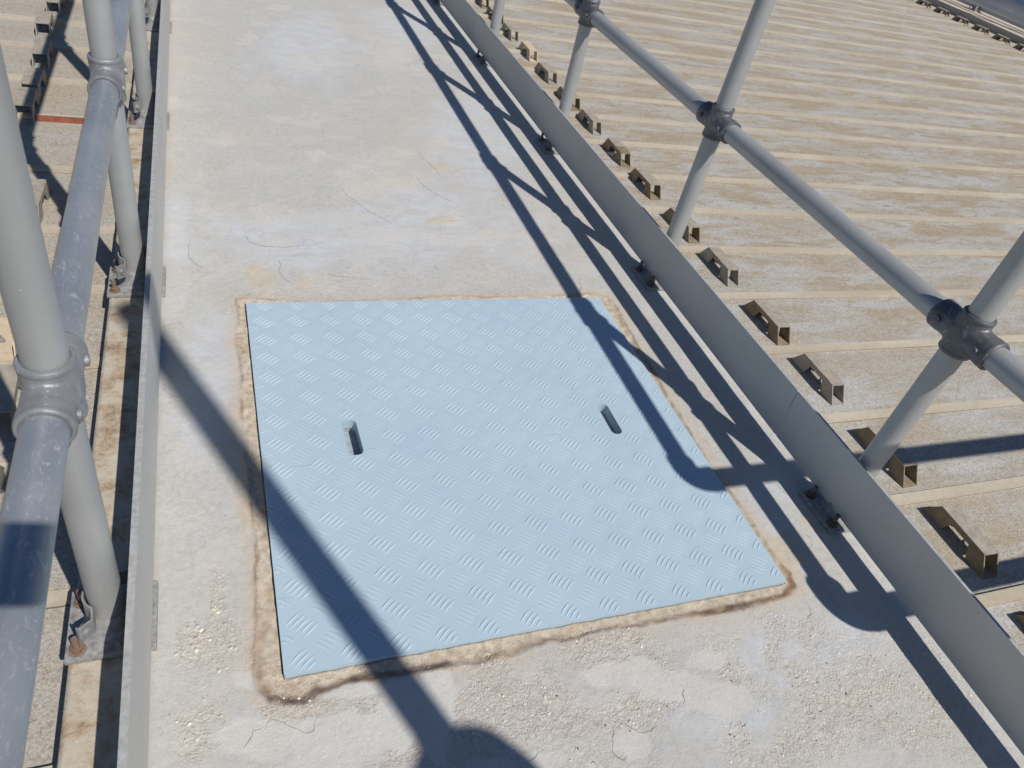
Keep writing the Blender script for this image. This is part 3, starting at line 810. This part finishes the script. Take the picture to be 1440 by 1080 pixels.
def post_set(root, dy, h, zr, side, detail=True, ox=0.0):
    """one post with its fixings; side=+1 when the toe board lies towards +x"""
    bm = bmesh.new(); tube(bm, (0, 0, .02), (0, 0, h), RT, 40)
    o = link('post', bm, M_GREY, root, True, 40); o.location = (ox, dy, 0)
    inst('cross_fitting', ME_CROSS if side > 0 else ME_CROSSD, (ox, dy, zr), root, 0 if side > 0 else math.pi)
    inst('tee_fitting', ME_TEE, (ox, dy, h), root)
    pl = inst('base_plate', ME_PLATE, (ox, dy, 0), root, 0 if side > 0 else math.pi)
    for bx in ((-.043, .028) if side > 0 else (-.035, .0475)):
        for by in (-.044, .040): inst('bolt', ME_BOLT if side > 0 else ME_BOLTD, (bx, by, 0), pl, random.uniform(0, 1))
    if detail: inst('toe_clip', ME_CLIP, (ox, dy, 0), root, 0, None if side > 0 else (-1, 1, 1))
def rail(root, a, b_, mat=None):
    bm = bmesh.new(); tube(bm, a, b_, RT, 48)
    name = 'top_rail' if a[2] > .8 else 'mid_rail'
    return link(name, bm, mat or M_GALV, root, True, 40)

# ---- left railing
LX = -.25; ZR = .503; ZT = 1.075
left = empty('guard_railing', (LX, 0, 0))
tag(left, 'grey tube guard railing with toe board along the left edge of the walkway', 'railing', 'guard railings along the walkways')
for i in range(-2, 13): post_set(left, .146 + .9516 * i, ZT, ZR, 1, i < 8)
rail(left, (0, -1.95, ZR), (0, 12, ZR)); rail(left, (0, -1.95, ZT), (0, 12, ZT))
LPROF = [(-.1905, .012), (-.1965, TOE_T), (-.2070, TOE_T), (-.2010, .012)]
toe_board(left, LPROF, -1.95, 12, LX, 1)
# ---- right railing with its corner turning on to the side branch
RX = 1.247; YE = -.492; ZRR = .519; ZTR = 1.018
right = empty('guard_railing', (RX, 0, 0))
tag(right, 'grey tube guard railing with dark fittings along the right edge of the walkway', 'railing', 'guard railings along the walkways')
for i in range(0, 13): post_set(right, .154 + .9485 * i, ZTR, ZRR, -1, i < 8)
for z_, me_ in ((ZRR, ME_ELB2), (ZTR, ME_ELB)):
    inst('elbow_fitting', me_, (0, YE, z_), right)
    rail(right, (0, YE + .06, z_), (0, 12, z_), M_GREY if z_ < .8 else M_GALV)
    rail(right, (.06, YE, z_), (6.6, YE, z_))
for k in range(5):
    bm = bmesh.new(); tube(bm, (0, 0, .02), (0, 0, ZTR), RT, 32); o = link('post', bm, M_GREY, right, True, 40); o.location = (1.55 + .95 * k, YE, 0)
    inst('cross_fitting', ME_CROSS, (1.55 + .95 * k, YE, ZRR), right, math.pi / 2); inst('tee_fitting', ME_TEE, (1.55 + .95 * k, YE, ZTR), right, math.pi / 2)
    inst('base_plate', ME_PLATE, (1.55 + .95 * k, YE, 0), right, math.pi / 2)
RPROF = [(1.2170, .022), (1.2045, .171), (1.2110, .171), (1.2235, .022)]
toe_board(right, RPROF, -.64, .3815, RX, 1)
toe_board(right, RPROF, .3845, 12, RX, 1)
# ---- far railing beyond the roof
FX = 8.40
farr = empty('guard_railing', (FX, 0, 0))
tag(farr, 'distant grey guard railing with toe board on the far walkway beyond the roof', 'railing', 'guard railings along the walkways')
for i in range(-2, 8): post_set(farr, 5.70 + .95 * i, ZT, ZR, 1, True)
rail(farr, (0, -.3, ZR), (0, 14, ZR)); rail(farr, (0, -.3, ZT), (0, 14, ZT))
toe_board(farr, [(8.455, TOE_G), (8.455, TOE_T), (8.445, TOE_T), (8.445, TOE_G)], -.3, 14, FX, 1)

# =========================================================== roof brackets
def bracket_mesh(L=.215, W=.046, H=.047, mat=None, th=.0028, opened=False, ragged=False):
    """folded channel: trapezoid side walls, each with a cut-out, and a narrower flat top"""
    bm = bmesh.new()
    ov = .034; n0, n1 = .060, .150; m0, m1, mh = .076, .136, .034
    wall = [(0, 0), (n0, 0), (m0, mh * H / .047), (m1, mh * H / .047), (n1, 0), (L, 0), (L - ov, H), (ov, H)]
    def slabp(pts, x0, x1):
        a = [bm.verts.new((x0, p[0], p[1])) for p in pts]; c = [bm.verts.new((x1, p[0], p[1])) for p in pts]
        n = len(pts)
        for i in range(n): bm.faces.new((a[i], a[(i + 1) % n], c[(i + 1) % n], c[i]))
        bm.faces.new(a[::-1]); bm.faces.new(c)
    slabp(wall, -W / 2, -W / 2 + th); slabp(wall, W / 2 - th, W / 2)
    box(bm, -W / 2 + th, W / 2 - th, .001, n0 - .004, .0002, th); box(bm, -W / 2 + th, W / 2 - th, n1 + .004, L - .001, .0002, th)
    if opened: box(bm, -W / 2 + th, W / 2 - th, n0 - .003, n1 + .003, .0003, th)
    if not opened:
        y1 = L - ov; y0 = ov
        if ragged:
            for k in range(9):
                yy = ov + k * .0075
                box(bm, -W / 2 + .001 + rng.uniform(0, .006), W / 2 - rng.uniform(-.006, .008), yy, yy + rng.uniform(.003, .006), H - .003 + rng.uniform(-.001, .003), H + rng.uniform(0, .003))
            y0 = .1
        box(bm, -W / 2, W / 2, y0, y1, H - .0005, H + th, 1)
    bmesh.ops.recalc_face_normals(bm, faces=bm.faces)
    me = bpy.data.meshes.new('roof_bracket'); bm.to_mesh(me); bm.free()
    me.materials.append(mat); me.materials.append(mat if mat is M_BRK2 else M_BRKT)
    return me
M_BRKT = simple('dusty_bracket_top', (.31, .275, .225), .85, 0, .25, 50, .2)
BR = {'brown': bracket_mesh(mat=M_BRK), 'grey': bracket_mesh(mat=M_BRK3), 'pale': bracket_mesh(mat=M_BRK2),
      'split': bracket_mesh(mat=M_BRK, ragged=True), 'open': bracket_mesh(mat=M_BRK2, opened=True, L=.19, W=.075, H=.05)}
def screw(parent, loc):
    bm = bmesh.new(); tube(bm, (0, 0, 0), (0, 0, .003), .008, 16); tube(bm, (0, 0, .003), (0, 0, .009), .0058, 6); tube(bm, (0, 0, .009), (0, 0, .018), .003, 8)
    o = link('bolt', bm, M_PLATE, parent); o.location = loc
def bracket(kind, x, y, label, group, wscale=1, rz=0):
    r = empty('roof_bracket', (x, y, ROOF_Z + .0005)); r.rotation_euler = (0, 0, rz)
    tag(r, label, 'bracket', group)
    inst('saddle', BR[kind], (0, 0, 0), r, 0, (wscale, 1, 1))
    screw(r, (0, .1, .0))
    return r
ORD = ['nearest', 'second', 'third', 'fourth', 'fifth', 'sixth', 'seventh', 'eighth', 'ninth', 'tenth', 'eleventh', 'twelfth', 'thirteenth', 'fourteenth', 'fifteenth', 'sixteenth', 'seventeenth', 'eighteenth', 'nineteenth', 'twentieth']
RY = [-.36, -.052, .232, .548, .826, 1.150, 1.435, 1.765, 2.050, 2.365, 2.640, 2.965, 3.285, 3.60, 3.90, 4.2]
rk = ['brown', 'brown', 'brown', 'grey', 'brown', 'grey', 'brown', 'brown', 'split', 'grey', 'brown', 'grey', 'pale', 'grey', 'brown', 'brown']
for i, y_ in enumerate(RY):
    k = rk[i]
    d = {'split': 'roof bracket with a split and crumbling top, beside the right toe board',
         'pale': 'clean cream roof bracket among brown ones near the far end of the right row'}.get(k) or \
        '%s roof bracket, %s in the row beside the right toe board' % ('weathered brown' if k == 'brown' else 'dull grey', ORD[i])
    bracket(k, 1.600 + random.uniform(-.004, .004), y_, d, 'brackets in a row right of the walkway', random.uniform(.95, 1.1), random.uniform(-.03, .03))
LY = [(-.25, -.47, 'grey', 1.1), (.05, -.47, 'grey', 1.1), (.35, -.48, 'grey', 1.15), (.64, -.487, 'grey', 1.25), (.862, -.522, 'open', 1.05), (1.17, -.535, 'pale', 1.1), (1.465, -.530, 'grey', 1.0), (1.93, -.63, 'grey', 1.1),
      (2.115, -.622, 'grey', 1.15), (2.295, -.628, 'grey', 1.15), (2.585, -.628, 'grey', 1.15), (2.915, -.655, 'grey', 1.12), (3.19, -.65, 'grey', 1.1), (3.49, -.65, 'grey', 1.1), (3.8, -.65, 'grey', 1.1)]
LY = [t for t in LY if t[0] != 1.93]
for i, (y_, x_, k, ws) in enumerate(LY):
    d = {'open': 'cream roof bracket with its top missing and a bolt showing, behind the left railing'}.get(k) or \
        '%s roof bracket, %s in the row outside the left railing' % ('cream' if k == 'pale' else 'bluish grey', ORD[i])
    bracket(k, x_, y_, d, 'brackets in a row left of the walkway', ws, random.uniform(-.05, .05))
for i in range(14):
    bracket('brown', 7.78, 4.0 + .3 * i, 'small brown roof bracket before the distant toe board, %s from the right' % (ORD[i] if i else 'first'),
            'brackets in a row before the far walkway', 1.1, 0)

# =========================================================== things out of the frame that throw the shadows
shadow_mast = empty('shadow_pole', (.766, -1.4585, 0))  # invented pole, added out of view to cast the wide diagonal shadow
tag(shadow_mast, 'added unseen grey pole with a round housing halfway up, on the walkway outside the picture', 'pole')
bm = bmesh.new(); tube(bm, (0, 0, .02), (0, 0, 3.2), 0.0265, 32, r2=.036, rings=6); link('pole', bm, M_GREY, shadow_mast, True, 40)
bm = bmesh.new(); lathe(bm, [(.001, .0), (.13, .0), (.135, .012), (.12, .028), (.05, .036), (.036, .05)], (0, 0, .002)); link('foot', bm, M_CAST, shadow_mast, True, 40)
bm = bmesh.new(); lathe(bm, [(.027, -.13), (.055, -.105), (.088, -.06), (.103, 0), (.090, .055), (.060, .095), (.038, .13), (.031, .17)], (-.002, 0, 1.56)); link('bulge', bm, M_CAST, shadow_mast, True, 40)  # rounded swelling shaped only to cast the blob in that shadow
phone = empty('smartphone', (0, 0, 0)); phone.matrix_world = Matrix.Translation(CAM_POS) @ CAM_ROT.to_4x4()
tag(phone, 'black smartphone held level above the left railing, outside the picture', 'smartphone')
bm = bmesh.new(); box(bm, -.070, .090, -.030, .047, .004, .0115, 0, .003); link('body', bm, M_BLACK, phone)
bm = bmesh.new(); box(bm, -.066, .086, -.027, .044, .0115, .0123, 0, 0); link('screen', bm, M_GLASS, phone)
